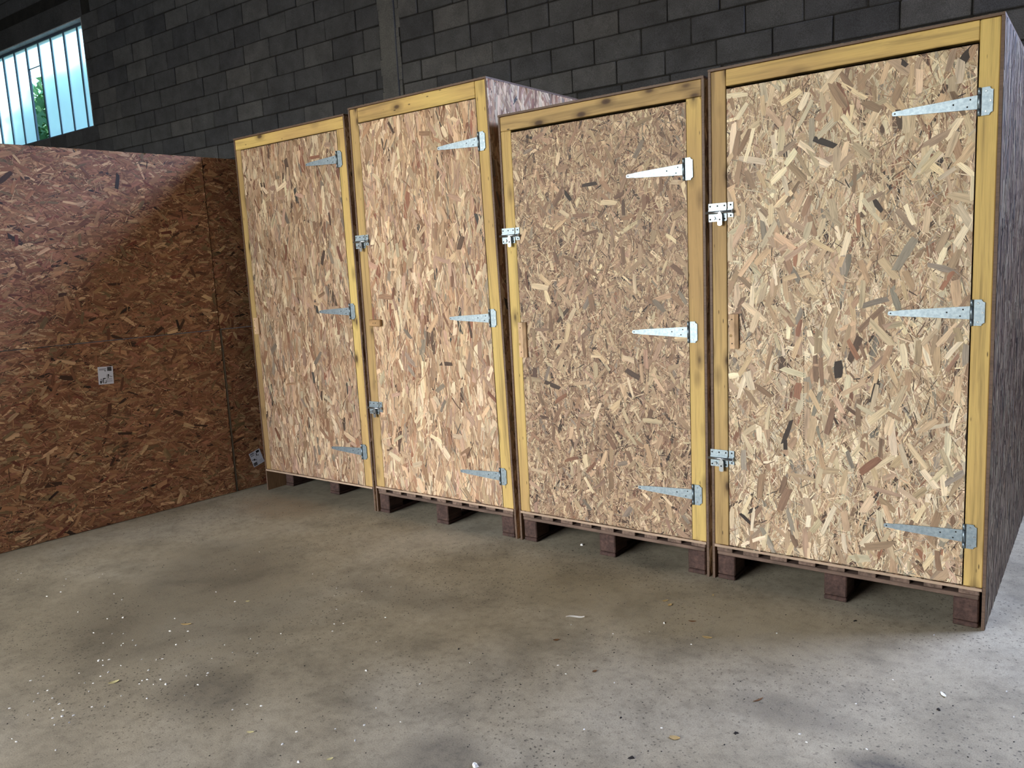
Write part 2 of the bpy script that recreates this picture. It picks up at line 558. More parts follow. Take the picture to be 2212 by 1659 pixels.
def osb_panel(name, parent, origin, U, Vd, N, w, h, thick, layers, pal, seed, warp=None, base=(150, 112, 74), edge=(100, 76, 58), loc=(0, 0, 0)):
    """board w x h whose strand-covered face passes through origin and looks along N"""
    rng = np.random.default_rng(seed)
    o, U, Vd, N = (np.array(q, float) for q in (origin, U, Vd, N))
    V, Q, C, G = flakes(w, h, layers, pal, rng)
    P = o + V[:, :1] * U + V[:, 1:2] * Vd + V[:, 2:3] * N
    # winding so that the strands face N
    if np.dot(np.cross(U, Vd), N) > 0: Q = Q[:, ::-1]
    # the board body
    bv, bq = [], []
    cb = np.array([[a, b, c] for c in (0, -thick) for b in (0, h) for a in (0, w)], float)
    faces = [(0, 1, 3, 2), (4, 6, 7, 5), (0, 4, 5, 1), (2, 3, 7, 6), (0, 2, 6, 4), (1, 5, 7, 3)]
    PB = o + cb[:, :1] * U + cb[:, 1:2] * Vd + cb[:, 2:3] * N
    flip = np.dot(np.cross(U, Vd), N) < 0
    vs, qs, cs, gs = [], [], [], []
    k = 0
    for fi, f in enumerate(faces):
        vs.append(PB[list(f)])
        cs.append(np.tile(np.array(s2l(base if fi < 2 else edge)), (4, 1)))
        gs.append(cb[list(f)][:, [1, 0, 2]] if fi < 2 else cb[list(f)][:, [2, 1, 0]] * np.array([1.0, 0.25, 1.0]))
        q = np.arange(4) + k
        qs.append(q[::-1] if flip else q)
        k += 4
    P = np.vstack(vs + [P])
    C = np.vstack(cs + [C])
    G = np.vstack(gs + [G])
    Q = np.vstack([np.array(qs), Q + k])
    if warp is not None: P = warp(P)
    return link(name, quad_mesh(name, P, Q, C, G, M_OSB), parent, loc)


H = math.pi / 2
#            per m2, length, width, mean angle (0 = upright), spread, height
LAY_VERT = [(1100, .09, .24, .012, .042, 0, .2, .0002), (1000, .06, .17, .005, .018, 0, .27, .0008), (330, .11, .25, .018, .052, 0, .22, .0014), (750, .06, .17, .003, .010, 0, .34, .0020), (75, .06, .14, .016, .042, 0, .65, .0026)]
LAY_FINE = [(3600, .03, .09, .005, .018, 0, .8, .0002), (5200, .02, .07, .002, .008, 0, .9, .0008), (900, .05, .12, .009, .026, 0, .65, .0013), (3200, .02, .08, .0016, .006, 0, .9, .0019), (110, .06, .12, .014, .034, 0, .8, .0025)]
LAY_MIX = [(3000, .03, .10, .006, .022, 0, .6, .0002), (4600, .02, .09, .002, .008, 0, .75, .0008), (900, .06, .15, .010, .030, 0, .5, .0013), (3000, .03, .10, .0016, .006, 0, .7, .0019), (190, .07, .15, .016, .040, 0, .6, .0025)]
LAY_HORI = [(2400, .04, .13, .007, .024, H, .5, .0002), (3000, .03, .09, .003, .010, H, .55, .0008), (550, .06, .15, .010, .034, H, .45, .0013), (1300, .03, .09, .002, .008, H, .7, .0019), (90, .05, .11, .012, .034, H, .9, .0025)]
LAY_SIDE = [(1500, .06, .16, .008, .026, 0, .3, .0002), (900, .05, .13, .004, .014, 0, .35, .0008), (400, .08, .17, .014, .035, 0, .3, .0014)]

# ------------------------------------------------------------------ the setting
b = MB().box((-13.2, -9.4, -0.15), (12.4, 3.6, 0.0))
tag(b.build('floor', M_FLOOR), 'stained grey brown concrete floor with worn patches', kind='structure')
b = MB().box((-60, -60, -0.4), (60, 60, -0.16))
tag(b.build('ground', M_GROUND), 'ground outside the building', kind='structure')

WANG = math.atan(0.03)
WALL_X0, WALL_X1, WALL_H = -13.0, 12.2, 7.0
WINS = [(-12.05, -7.225, 4.0, 5.56), (5.5, 9.7, 4.0, 5.56)]
b = MB()
for x0, x1 in ((WALL_X0, WINS[0][0]), (WINS[0][1], WINS[1][0]), (WINS[1][1], WALL_X1)):
    b.box((x0, 0.012, 0), (x1, 0.30, WALL_H))
for x0, x1, z0, z1 in WINS:
    b.box((x0, 0.012, 0), (x1, 0.30, z0))
    b.box((x0, 0.012, z1), (x1, 0.30, WALL_H))
wall = b.build('wall_back', M_MORTAR, loc=(0, 2.95, 0), rot=(0, 0, WANG))
tag(wall, 'dark grey concrete block wall behind the crates', kind='structure')

b = MB().box((-13.2, -9.4, 0), (-13.0, 3.6, 7.0))
tag(b.build('wall_left', M_WALL), 'far side wall of the building', kind='structure')
b = MB().box((12.2, -9.4, 0), (12.4, 3.6, 7.0))
tag(b.build('wall_right', M_WALL), 'near side wall of the building', kind='structure')
b = MB().box((-13.2, -9.4, 0), (-4.5, -9.2, 7.0)).box((2.9, -9.4, 0), (12.4, -9.2, 7.0)).box((-4.5, -9.4, 4.8), (2.9, -9.2, 7.0))
tag(b.build('wall_front', M_WALL), 'front wall with the wide doorway', kind='structure')
b = MB().box((-13.2, -9.4, 7.0), (12.4, 3.7, 7.15))
tag(b.build('ceiling', M_ROOF), 'dark roof', kind='structure')

# blocks
PIL = (-1.315, -1.035)
CZ = [0.0, .22, .44, .66, .88, 1.10, 1.32, 1.54, 1.76, 1.98, 2.20, 2.42, 2.70, 2.94, 3.16, 3.365, 3.585, 3.79, 4.005, 4.24, 4.465, 4.70, 4.95, 5.18, 5.365, 5.58, 5.80, 6.02, 6.24, 6.46, 6.68, 6.9]
RA = {3.16: 1.046, 3.365: .827, 3.585: .619, 3.79: .362}
LA = {3.79: -5.647, 4.005: -5.459, 4.24: -5.07, 4.465: -5.225, 4.95: -5.16, 5.18: -5.39}
Rmat = Matrix(Rm)
cr, sr = math.cos(WANG), math.sin(WANG)


def pix(p):
    d = Rmat.transposed() @ (Vector(p) - CAM)
    if d.z >= -0.1: return None
    return 1106 - 1744.485 * d.x / d.z, 829.5 + 1744.485 * d.y / d.z


def in_frame(lx, lz, mg=70):
    q = pix((lx * cr, 2.95 + lx * sr, lz))
    return q is not None and -mg < q[0] < 2212 + mg and -mg < q[1] and lz > 2.6


def block_mesh(w, h, seed):
    r = random.Random(seed)
    m = MB()
    m.box((-w / 2, 0, -h / 2), (w / 2, 0.09, h / 2), 0.007)
    m.V[0] = m.V[0] + np.array([[r.uniform(-.0025, .0025), r.uniform(-.002, .002), r.uniform(-.0025, .0025)] for _ in range(len(m.V[0]))])
    return m.mesh('concrete_block', M_BLOCK)


BM = {}
rest = MB()
n_blocks = 0
for ci in range(len(CZ) - 1):
    z0, z1 = CZ[ci], CZ[ci + 1]
    ht = z1 - z0 - 0.011
    for side in (0, 1):
        pitch = 0.487 if side == 0 else 0.4625
        anc = (LA if side == 0 else RA).get(round(z0, 3))
        if anc is None: anc = (-5.3 if side == 0 else 0.83) + (0.24 if ci % 2 else 0.0) + random.uniform(-.03, .03)
        lo, hi = (WALL_X0, PIL[0]) if side == 0 else (PIL[1], WALL_X1)
        k0 = math.floor((lo - anc) / pitch)
        for k in range(k0, k0 + 60):
            a, c = anc + k * pitch, anc + (k + 1) * pitch
            a, c = max(a, lo), min(c, hi)
            if c - a < 0.05: continue
            spans = [(a, c)]
            for wx0, wx1, wz0, wz1 in WINS:      # keep window openings and lintels free
                if z1 > wz0 + .03 and z0 < wz1 + 0.30:
                    e0, e1 = (wx0 - .25, wx1 + .25) if z0 > wz1 - .1 else (wx0, wx1)
                    ns = []
                    for s0, s1 in spans:
                        if s1 <= e0 or s0 >= e1: ns.append((s0, s1))
                        else:
                            if s0 < e0: ns.append((s0, e0))
                            if s1 > e1: ns.append((e1, s1))
                    spans = ns
            for s0, s1 in spans:
                w = s1 - s0 - 0.010
                if w < 0.04: continue
                zz0, zz1 = z0, z1
                for wx0, wx1, wz0, wz1 in WINS:
                    if s1 > wx0 and s0 < wx1 and z0 < wz0 < z1: zz1 = wz0 + .006
                cxl, czl = (s0 + s1) / 2, (zz0 + zz1) / 2
                hh = zz1 - zz0 - 0.011
                if in_frame(cxl, czl) and n_blocks < 298:
                    key = (round(w, 3), round(hh, 3), random.randrange(3))
                    if key not in BM: BM[key] = block_mesh(w, hh, len(BM))
                    link('concrete_block', BM[key], wall, (cxl + random.uniform(-.002, .002), random.uniform(-.005, .005), czl + random.uniform(-.002, .002)), (random.uniform(-.006, .006), random.uniform(-.005, .005), random.uniform(-.008, .008)))
                    n_blocks += 1
                else:
                    rest.box((cxl - w / 2, random.uniform(-.004, .004), czl - hh / 2), (cxl + w / 2, 0.05, czl + hh / 2), 0.006)
o = rest.build('hidden_blockwork', M_BLOCK, wall)
tag(o, kind='stuff')

# cast concrete pillar with ragged mortar squeezed along its sides
b = MB()
b.box((PIL[0] + .035, -0.022, 0), (PIL[1] - .045, 0.06, WALL_H), 0.006)
o = b.build('concrete_pillar', M_PILLAR, wall)
b = MB()
for side in (0, 1):
    z = 0.0
    while z < WALL_H:
        hgt = random.uniform(.07, .22)
        x0 = PIL[0] - random.uniform(0, .022) if side == 0 else PIL[1] - .05
        x1 = PIL[0] + .05 if side == 0 else PIL[1] + random.uniform(-.01, .018)
        b.box((x0, random.uniform(-.006, .004), z), (x1, 0.05, z + hgt), 0.004)
        z += hgt
o = b.build('mortar_fillet', M_PILLAR, wall)
tag(o, kind='stuff')

# windows
def window(idx, x0, x1, z0, z1, label, bars_from, broken):
    w = empty('window_%d' % idx, (0, 2.95, 0))
    w.rotation_euler = (0, 0, WANG)
    tag(w, label, kind='structure')
    gy = 0.125
    MB().box((x0 - .2, -0.006, z1), (x1 + (.03 if idx == 1 else .2), 0.2, z1 + .29), 0.008).build('lintel', M_LINTEL, w)
    MB().box((x0, 0.02, z0 - .03), (x1, 0.28, z0 + .012), 0.004).build('sill', M_PILLAR, w)
    rv = MB().box((x0 + .001, 0.002, z1 - .014), (x1 - .001, gy - .022, z1 - .001)).box((x0 + .001, 0.002, z0 + .013), (x0 + .012, gy - .022, z1 - .015)).box((x1 - .012, 0.002, z0 + .013), (x1 - .001, gy - .022, z1 - .015))
    rv.build('added_reveal_lining', M_REVEAL, w)  # added pale lining, makes the reveal look lit by the window
    fr = MB()
    fr.box((x0, gy - .02, z1 - .05), (x1, gy + .02, z1)).box((x0, gy - .02, z0 + .012), (x1, gy + .02, z0 + .05))
    fr.box((x0, gy - .02, z0), (x0 + .03, gy + .02, z1)).box((x1 - .03, gy - .02, z0), (x1, gy + .02, z1))
    fr.build('window_frame', M_FRAME, w)
    xs = []
    x = bars_from
    while x > x0 + .05:
        if x < x1 - .04: xs.append(x)
        x -= 0.404
    barm = MB().box((-.014, gy - .016, z0 + .05), (.014, gy + .016, z1 - .05)).mesh('window_bar', M_FRAME)
    for x in xs: link('window_bar', barm, w, (x, 0, 0))
    edges = [x1 - .03] + xs + [x0 + .03]
    for i in range(len(edges) - 1):
        a, c = edges[i + 1] + .012, edges[i] - .012
        if c - a < .03: continue
        if i == broken:
            zs = z1 - .38
            MB().box((a, gy - .002, zs), (c, gy + .002, z1 - .05)).build('pane', M_GLASS, w)
            MB().box((a, gy - .006, zs - .012), (c, gy + .006, zs)).build('glazing_bar', M_FRAME, w)
            p = MB().box((a, gy - .002, z0 + .05), (c, gy + .002, zs - .012)).build('pane', M_CLEAR, w)
            p['label'] = 'clear replacement pane showing foliage outside'
        else:
            MB().box((a, gy - .002, z0 + .05), (c, gy + .002, z1 - .05)).build('pane', M_GLASS, w)
    return w


window(1, *WINS[0], 'bright frosted window with vertical bars high in the block wall', -7.578, 4)
window(2, *WINS[1], 'second high frosted window further along the block wall', 9.35, -1)

# tree outside the first window
def tree(loc, rad, top, seed, label):
    r = np.random.default_rng(seed)
    t = empty('tree', loc)
    tag(t, label, 'tree')
    m = MB()
    m.cyl((0, 0, -0.16), (0.1, 0.05, top - rad), 0.16, 0.1, 10)
    for k in range(6):
        a = k * 1.05
        m.cyl((0.1, .05, top - rad * 1.6), (rad * .6 * math.cos(a), rad * .6 * math.sin(a), top - rad * .6), .05, .02, 6)
    m.build('trunk', M_BARK, t)
    n = 16000
    d = r.normal(size=(n, 3))
    d /= np.linalg.norm(d, axis=1)[:, None]
    p = d * (rad * r.uniform(.3, 1.0, (n, 1)) ** .5) * np.array([1.15, 1.15, 1.0]) + np.array([0, 0, top - rad])
    u = r.normal(size=(n, 3)); u /= np.linalg.norm(u, axis=1)[:, None]
    v = np.cross(u, r.normal(size=(n, 3))); v /= np.linalg.norm(v, axis=1)[:, None]
    L = r.uniform(.08, .16, (n, 1)); Wd = L * .55
    V = np.stack([p - u * L, p + v * Wd, p + u * L, p - v * Wd], 1).reshape(-1, 3)
    me = quad_mesh('foliage', V, np.arange(4 * n).reshape(-1, 4), np.ones((4 * n, 3)), V, M_TREE)
    tag(link('foliage', me, t), kind='stuff')


tree((-13.0, 6.6, 0), 2.3, 6.6, 3, 'green leafy tree seen through the clear window pane')

# ------------------------------------------------------------------ strand board partition at the left
PROOT = empty('osb_partition', (-0.165, 0, 0))
PROOT.rotation_euler = (0, 0, -math.atan(0.09))
tag(PROOT, 'dark orange OSB partition wall with two paper stickers, left of the crates', 'partition')
PT = 0.018
e = 0.0025
SEAM = -0.150
pan = []
for (y0, y1, z0, z1, dx, sd) in ((SEAM - 2.5, SEAM - e, 0.004, 1.25 - e, 0, 31), (SEAM - 2.5, SEAM - e, 1.25 + e, 2.5, 0, 32),
                                 (SEAM + .020, SEAM + 1.45, 0.004, 1.25 - e, -.008, 33), (SEAM + e, SEAM + 1.45, 1.25 + e, 2.5, -.003, 34)):
    p = osb_panel('osb_panel', PROOT, (dx, y0, z0), (0, 1, 0), (0, 0, 1), (1, 0, 0), y1 - y0, z1 - z0, PT, LAY_HORI, [(tuple(v * k2 for v, k2 in zip(c, (1.10, 1.06, 1.03))), k) for c, k in PAL_ORANGE], sd, base=(110, 73, 42), edge=(104, 74, 48))
    pan.append(p)
b = MB()
b.box((-.016, SEAM + .006, 0.002), (-.006, SEAM + .018, 1.246))
o = b.build('joint_strip', M_STRIP, PROOT)
o['label'] = 'grey metal strip in the open panel joint'
b = MB()
for yy in (SEAM - 2.45, SEAM - 1.25, SEAM, SEAM + 1.35): b.box((-.018 - .075, yy - .022, 0), (-.027, yy + .022, 2.48), axis=2)
b.build('stud_frame', M_TIMBER2, PROOT)


def sticker(panel, cy, cz, w, h, ang, dx, marks):
    m = MB()
    ca, sa = math.cos(ang), math.sin(ang)

    def rect(a0, b0, a1, b1, d0, d1, mat):
        q = []
        for d in (d0, d1):
            for (a, bb) in ((a0, b0), (a1, b0), (a1, b1), (a0, b1)):
                yy, zz = (a - .5) * w, (bb - .5) * h
                q.append((d, ca * yy - sa * zz, sa * yy + ca * zz))
        m.add(q, [(4, 5, 6, 7), (0, 3, 2, 1), (0, 1, 5, 4), (1, 2, 6, 5), (2, 3, 7, 6), (3, 0, 4, 7)], mat=mat)
    rect(0, 0, 1, 1, 0.0, .0006, 0)
    for (a0, b0, a1, b1, k) in marks: rect(a0, b0, a1, b1, .0005, .0008, k)
    o = m.build('paper_sticker', [M_PAPER, M_INK, M_INKGREY], panel, (dx + .0031, cy, cz))
    o['label'] = 'white printed paper sticker'


mk = [(.08, .86, .55, .90, 2), (.08, .80, .5, .83, 2), (.45, .73, .5, .8, 1), (.62, .34, .68, .5, 1), (.58, .12, .92, .14, 2), (.58, .18, .92, .20, 2), (.58, .24, .92, .26, 2), (.58, .30, .9, .32, 2), (.55, .1, .565, .55, 1)]
mk += [(.62 + .028 * i, .74, .635 + .028 * i + (.006 if i % 3 else .014), .97, 1) for i in range(10)]
mk += [(.62, .47, .72, .56, 1), (.74, .42, .8, .46, 1), (.82, .40, .92, .43, 1), (.10, .06, .20, .22, 1), (.22, .10, .26, .26, 1), (.30, .06, .35, .36, 1), (.35, .30, .48, .36, 1), (.40, .06, .52, .10, 1), (.48, .10, .52, .22, 1), (.12, .28, .26, .31, 1)]
sticker(pan[0], -1.00, 1.02, .098, .118, -.05, 0, mk)
mk2 = [(.06, .84, .42, .95, 2), (.06, .74, .4, .8, 2), (.62, .80, .9, .95, 1), (.55, .62, .62, .8, 1), (.66, .60, .74, .66, 1), (.08, .46, .16, .52, 1), (.2, .40, .34, .52, 1), (.36, .36, .42, .44, 1), (.58, .1, .92, .12, 2), (.58, .18, .92, .2, 2), (.58, .26, .92, .28, 2), (.47, .06, .485, .95, 2)]
mk2 += [(.06 + .03 * i, .05, .075 + .03 * i + (.004 if i % 2 else .01), .27, 1) for i in range(11)]
sticker(pan[2], 0.050, .225, .098, .118, .30, -.008, mk2)

# ------------------------------------------------------------------ hardware
def arc(cx, cz, r, a0, a1, n=4):
    return [(cx + r * math.cos(math.radians(a0 + (a1 - a0) * i / n)), cz + r * math.sin(math.radians(a0 + (a1 - a0) * i / n))) for i in range(n + 1)]


def hinge_meshes():
    pl = MB()
    n = .011
    # leaf plate: hollow corners on the far side
    poly = [(.008, -.052), (.046 - n, -.052)] + arc(.046, -.052, n, 180, 90)[1:] + arc(.046, .052, n, 270, 180) + [(.008, .052)]
    pl.prism(poly, -.0032, 0)
    for (sx, sz) in ((.022, .037), (.022, -.037), (.038, 0.0)): pl.cyl((sx, -.0046, sz), (sx, -.003, sz), .0036, .0046, 8, mat=1)
    plate = pl.mesh('hinge', [M_STEEL, M_ZINC])
    st = MB()
    poly = [(-.006, -.026), (-.006, .026), (-.262, .0125), (-.268, .0105), (-.292, .0095)] + arc(-.300, 0, .0095, 90, 270, 6)[1:-1] + [(-.292, -.0095), (-.268, -.0105), (-.262, -.0125)]
    st.prism(list(reversed(poly)), -.0036, -.0004)
    for (sx, sz) in ((-.030, .013), (-.040, -.013), (-.088, .002), (-.298, 0)): st.cyl((sx, -.0044, sz), (sx, -.0034, sz), .0030, .0034, 8, mat=1)
    strap = st.mesh('hinge_strap', [M_STEEL, M_HOLE])
    kn = MB()
    kn.cyl((0, -.004, -.052), (0, -.004, -.027), .0062, n=10).cyl((0, -.004, -.0255), (0, -.004, .0255), .0066, n=10).cyl((0, -.004, .027), (0, -.004, .052), .0062, n=10)
    kn.cyl((0, -.004, -.053), (0, -.004, .053), .0035, n=8, mat=1)
    knuckle = kn.mesh('hinge_knuckle', [M_STEEL, M_HOLE])
    return plate, strap, knuckle


HM = hinge_meshes()


def hinge(parent, x, z, y, rot=0.0):
    h = link('hinge', HM[0], parent, (x, y, z), (0, rot, 0))
    link('hinge_strap', HM[1], h)
    link('hinge_knuckle', HM[2], h)
    return h


def latch_meshes():
    p = MB()
    p.prism([(-.044, -.042), (.040, -.042), (.044, -.038), (.044, .038), (.040, .042), (-.044, .042)], -.003, 0)
    p.prism([(-.044, .002), (.044, .002), (.044, .012), (-.044, .012)], -.007, -.002)
    for sx in (-.036, 0.0, .034):
        for sz in (.029, -.031): p.cyl((sx, -.0036, sz), (sx, -.0028, sz), .0042, n=8, mat=1)
    p.cyl((-.018, -.009, -.026), (-.018, -.002, -.026), .0075, .009, 10, mat=2)
    plate = p.mesh('bolt_latch', [M_STEEL, M_HOLE, M_ZINC])
    q = MB()
    q.cyl((-.054, -.013, 0), (.072, -.013, 0), .0062, n=12).cyl((.072, -.013, 0), (.079, -.013, 0), .0075, .006, 12)
    bolt = q.mesh('bolt', [M_ZINC])
    t = MB()
    t.prism([(.006, -.058), (.012, -.062), (.022, -.062), (.028, -.058), (.028, -.012), (.018, .004), (.006, -.010)], -.021, -.017)
    t.cyl((.017, -.0222, -.034), (.017, -.021, -.034), .0042, n=8, mat=1)
    t.cyl((.017, -.018, -.006), (.017, -.010, -.002), .004, n=8)
    tab = t.mesh('hasp_tab', [M_ZINC, M_HOLE])
    k = MB()
    k.prism([(.050, -.026), (.076, -.026), (.076, .042), (.050, .042)], -.003, 0)
    k.prism([(.050, -.010), (.074, -.010), (.074, .012), (.050, .012)], -.008, -.002)
    for sz in (.030, -.018): k.cyl((.064, -.0036, sz), (.064, -.0028, sz), .0042, n=8, mat=1)
    keep = k.mesh('bolt_keeper', [M_STEEL, M_HOLE])
    return plate, bolt, tab, keep


LM = latch_meshes()


def latch(parent, x, z, y):
    h = link('bolt_latch', LM[0], parent, (x, y, z))
    link('bolt', LM[1], h)
    link('hasp_tab', LM[2], h)
    link('bolt_keeper', LM[3], h)
    return h


# ------------------------------------------------------------------ crates
W = 1.185


def crate(label, corners, top, doorgap, style, layers, pal, seed, hinges, latches, handle, pal_back=0.008, deck=True, depth=2.0, tim=(M_TIMBER, M_TIMBER, M_TIMBER), pw=(.075, .085), rail_h=.085, base_z=.168, side_pal=None):
    (xlb, xrb), (xlt, xrt) = corners
    root = empty('storage_crate', (xlb, 0, 0))
    tag(root, label, 'crate', 'OSB storage crates on pallets in a row')

    def warp(P):
        P = P.copy()
        t = P[:, 2] / top
        l = xlb + (xlt - xlb) * t
        r = xrb + (xrt - xrb) * t
        P[:, 0] = l + (r - l) * P[:, 0] / W - xlb
        return P

    def wpt(x, z):      # world x on the front -> position under the root
        return x - xlb

    T = 0.012
    z_top = top - 0.011
    # side, back and top boards
    osb_panel('side_panel', root, (0, 0.0, 0), (0, 1, 0), (0, 0, 1), (-1, 0, 0), depth, z_top, T, LAY_SIDE[:1], pal, seed + 1, warp)
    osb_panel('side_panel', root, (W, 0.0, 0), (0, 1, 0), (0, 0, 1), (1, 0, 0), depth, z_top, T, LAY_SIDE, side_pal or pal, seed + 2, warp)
    osb_panel('back_panel', root, (T + .001, depth, 0.0), (1, 0, 0), (0, 0, 1), (0, 1, 0), W - 2 * T - .002, z_top, T, LAY_SIDE[:1], pal, seed + 3, warp)  # unseen back board, run to the floor to block light under the pallet
    osb_panel('top_panel', root, (0, -0.003, z_top), (1, 0, 0), (0, 1, 0), (0, 0, 1), W, depth, 0.010, LAY_SIDE[:1], pal, seed + 4, lambda P: warp(P + np.array([0, 0, .0105])))
    bz = base_z
    osb_panel('base_board', root, (T + .001, -0.004, bz + .012), (1, 0, 0), (0, 1, 0), (0, 0, 1), W - 2 * T - .002, depth - .015, T, LAY_SIDE[:1], pal, seed + 5, warp, edge=(176, 148, 120))
    z0 = bz + .013
    # timber frame of the front
    lp, rp = pw
    zr = z_top - .002
    if style == 'posts':      # posts run to the top, the rail sits between them
        MB().box((T + .001, 0.002, z0), (T + lp, 0.05, zr), .003).build('corner_post', tim[0], root, warp=warp)
        MB().box((W - T - rp, 0.002, z0), (W - T - .001, 0.05, zr), .003).build('corner_post', tim[1], root, warp=warp)
        MB().box((T + lp + .001, 0.001, zr - rail_h), (W - T - rp - .001, 0.05, zr), .003, axis=0).build('top_rail', tim[2], root, warp=warp)
    else:                     # the rail runs right across over the posts
        MB().box((T + .001, 0.002, z0), (T + lp, 0.05, zr - rail_h - .001), .003).build('corner_post', tim[0], root, warp=warp)
        MB().box((W - T - rp, 0.002, z0), (W - T - .001, 0.05, zr - rail_h - .001), .003).build('corner_post', tim[1], root, warp=warp)
        MB().box((T + .001, 0.001, zr - rail_h), (W - T - .001, 0.05, zr), .003, axis=0).build('top_rail', tim[2], root, warp=warp)
    # dark lining behind the door gap
    gl, gr, gt, gb = doorgap
    dx0, dx1 = T + lp + gl, W - T - rp - gr
    dz0, dz1 = z0 + gb, zr - rail_h - gt
    door = osb_panel('door', root, (dx0, 0.004, dz0), (1, 0, 0), (0, 0, 1), (0, -1, 0), dx1 - dx0, dz1 - dz0, 0.018, layers, pal, seed, warp)
    for (x, z) in hinges: hinge(root, x - xlb, z, -.0005)
    for (x, z) in latches: latch(root, x - xlb, z, -.0005)
    if handle:
        x0, x1, hz0, hz1, dpt, hm, bev = handle
        m = MB()
        if bev == 'v':
            m.add([(x0, .0005, hz0), (x1, .0005, hz0), (x1, -dpt * .45, hz0), (x1 - .014, -dpt, hz0), (x0, -dpt, hz0),
                   (x0, .0005, hz1), (x1, .0005, hz1), (x1, -dpt * .45, hz1), (x1 - .014, -dpt, hz1), (x0, -dpt, hz1)],
                  [(0, 1, 2, 3, 4), (9, 8, 7, 6, 5), (0, 5, 6, 1), (1, 6, 7, 2), (2, 7, 8, 3), (3, 8, 9, 4), (4, 9, 5, 0)],
                  grain=None)
            m.G[0] = m.grain_of(m.V[0], 2)
            xm = (x0 + x1 - .014) / 2
            sc = [(xm, hz0 + .15 * (hz1 - hz0)), (xm, hz1 - .15 * (hz1 - hz0))]
            kn = (x0 + .006, hz0 + .38 * (hz1 - hz0))
        else:
            m.box((x0, -dpt, hz0), (x1, .0005, hz1), .004, axis=0)
            sc = [((x0 + x1) / 2 + .01, (hz0 + hz1) / 2), ((x0 + x1) / 2 - .012, (hz0 + hz1) / 2)]
            kn = None
        for (sx, sz) in sc: m.cyl((sx, -dpt - .0006, sz), (sx, -dpt + .001, sz), .0032, n=8, mat=1)
        if kn: m.cyl((kn[0], -dpt - .0005, kn[1]), (kn[0], -dpt + .001, kn[1]), .0075, n=10, mat=2)
        m.V = [v - np.array([xlb, 0, 0]) for v in m.V]
        o = m.build('wooden_pull', [hm, M_HOLE, M_TIMBER2], root)
        o['label'] = 'small wooden pull block' if bev == 'v' else 'wooden turn button'
    # pallet
    pl = empty('pallet', (0, 0, 0), root)
    py = pal_back
    wtop = bz - .001
    dk0, dk1 = bz - .023, bz - .001
    st0, st1 = bz - .042, bz - .0235
    dpt = depth - .05 - py
    if deck:
        for k in range(9):
            c = T + .010 + .1329 * k
            w = .077 + random.uniform(-.006, .004)
            MB().box((c, py - .006 + random.uniform(0, .008), dk0), (c + w, py + dpt, dk1), .002, axis=1).build('deck_board', M_PDECK, pl, warp=warp)
    else:
        MB().box((T + .01, py, dk0), (W - T - .01, py + dpt, dk1), .002, axis=1).build('deck_board', M_PDECK, pl, warp=warp)
    for yy in (py, py + dpt / 2 - .05, py + dpt - .1):
        if not deck and yy == py: continue
        MB().box((T + .012, yy - .004, st0), (W - T - .012, yy + .095, st1), .003, axis=0).build('stringer_board', M_PDECK, pl, warp=warp)
    for (bx0, bx1) in ((T + .012, T + .100), (.538, .638), (W - T - .106, W - T - .012)):
        for yy in (py, py + dpt / 2 - .05, py + dpt - .14):
            top_b = st0 - .0005 if not (not deck and yy == py) else dk0 - .0005
            MB().box((bx0, yy, .0225), (bx1, yy + .135, top_b), .005, axis=1).build('pallet_block', M_PALLET, pl, warp=warp)
        MB().box((bx0, py - .002, 0.0005), (bx1, py + dpt, .022), .004, axis=1).build('bottom_board', M_PALLET, pl, warp=warp)
    return root


CRATES = []
CRATES.append(crate('leftmost tall OSB crate with full-width yellow top rail, next to the partition', ((.003, 1.192), (.012, 1.186)), 2.616, (.002, .002, .006, .002), 'rail', LAY_VERT, PAL_WARM_DIM, 100,
      [(1.092, 2.345), (1.100, 1.362), (1.106, .408)], [], (.068, .106, 1.205, 1.325, .022, M_RAW, 'v'), pal_back=.16, deck=False, tim=(M_TIMBER2, M_TIMBER, M_TIMBER), pw=(.058, .072), rail_h=.072, base_z=.155))
CRATES.append(crate('tallest OSB crate, second from the partition, with a pale bluish lit side', ((1.205, 2.388), (1.227, 2.342)), 2.643, (.002, .002, .006, .002), 'posts', LAY_VERT, PAL_WARM, 200,
      [(2.268, 2.303), (2.277, 1.312), (2.288, .372)], [(1.250, 1.808), (1.258, .722)], (1.288, 1.392, 1.264, 1.307, .022, M_RAW2, 'h'), tim=(M_TIMBER2, M_TIMBER, M_TIMBER), pw=(.076, .078), rail_h=.088))
CRATES.append(crate('shorter OSB crate with full-width knotty top rail and one bolt latch', ((2.413, 3.590), (2.408, 3.607)), 2.424, (.001, .001, .014, .002), 'rail', LAY_FINE, PAL_DARK, 300,
      [(3.500, 2.014), (3.507, 1.238), (3.514, .420)], [(2.442, 1.770)], (2.491, 2.533, 1.092, 1.288, .024, M_RAW, 'v'), tim=(M_TIMBER, M_TIMBER, M_TIMBER2), pw=(.068, .078), rail_h=.076))
CRATES.append(crate('nearest OSB crate at the right end with two bolt latches on its left post', ((3.609, 4.797), (3.628, 4.799)), 2.444, (.004, .005, .014, .003), 'posts', LAY_MIX, PAL_PALE, 400,
      [(4.722, 2.130), (4.717, 1.323), (4.713, .398)], [(3.665, 1.800), (3.654, .622)], (3.723, 3.760, 1.163, 1.325, .022, M_RAW, 'v'), tim=(M_TIMBER2, M_TIMBER, M_TIMBER), pw=(.072, .070), rail_h=.072, side_pal=PAL_SIDE))

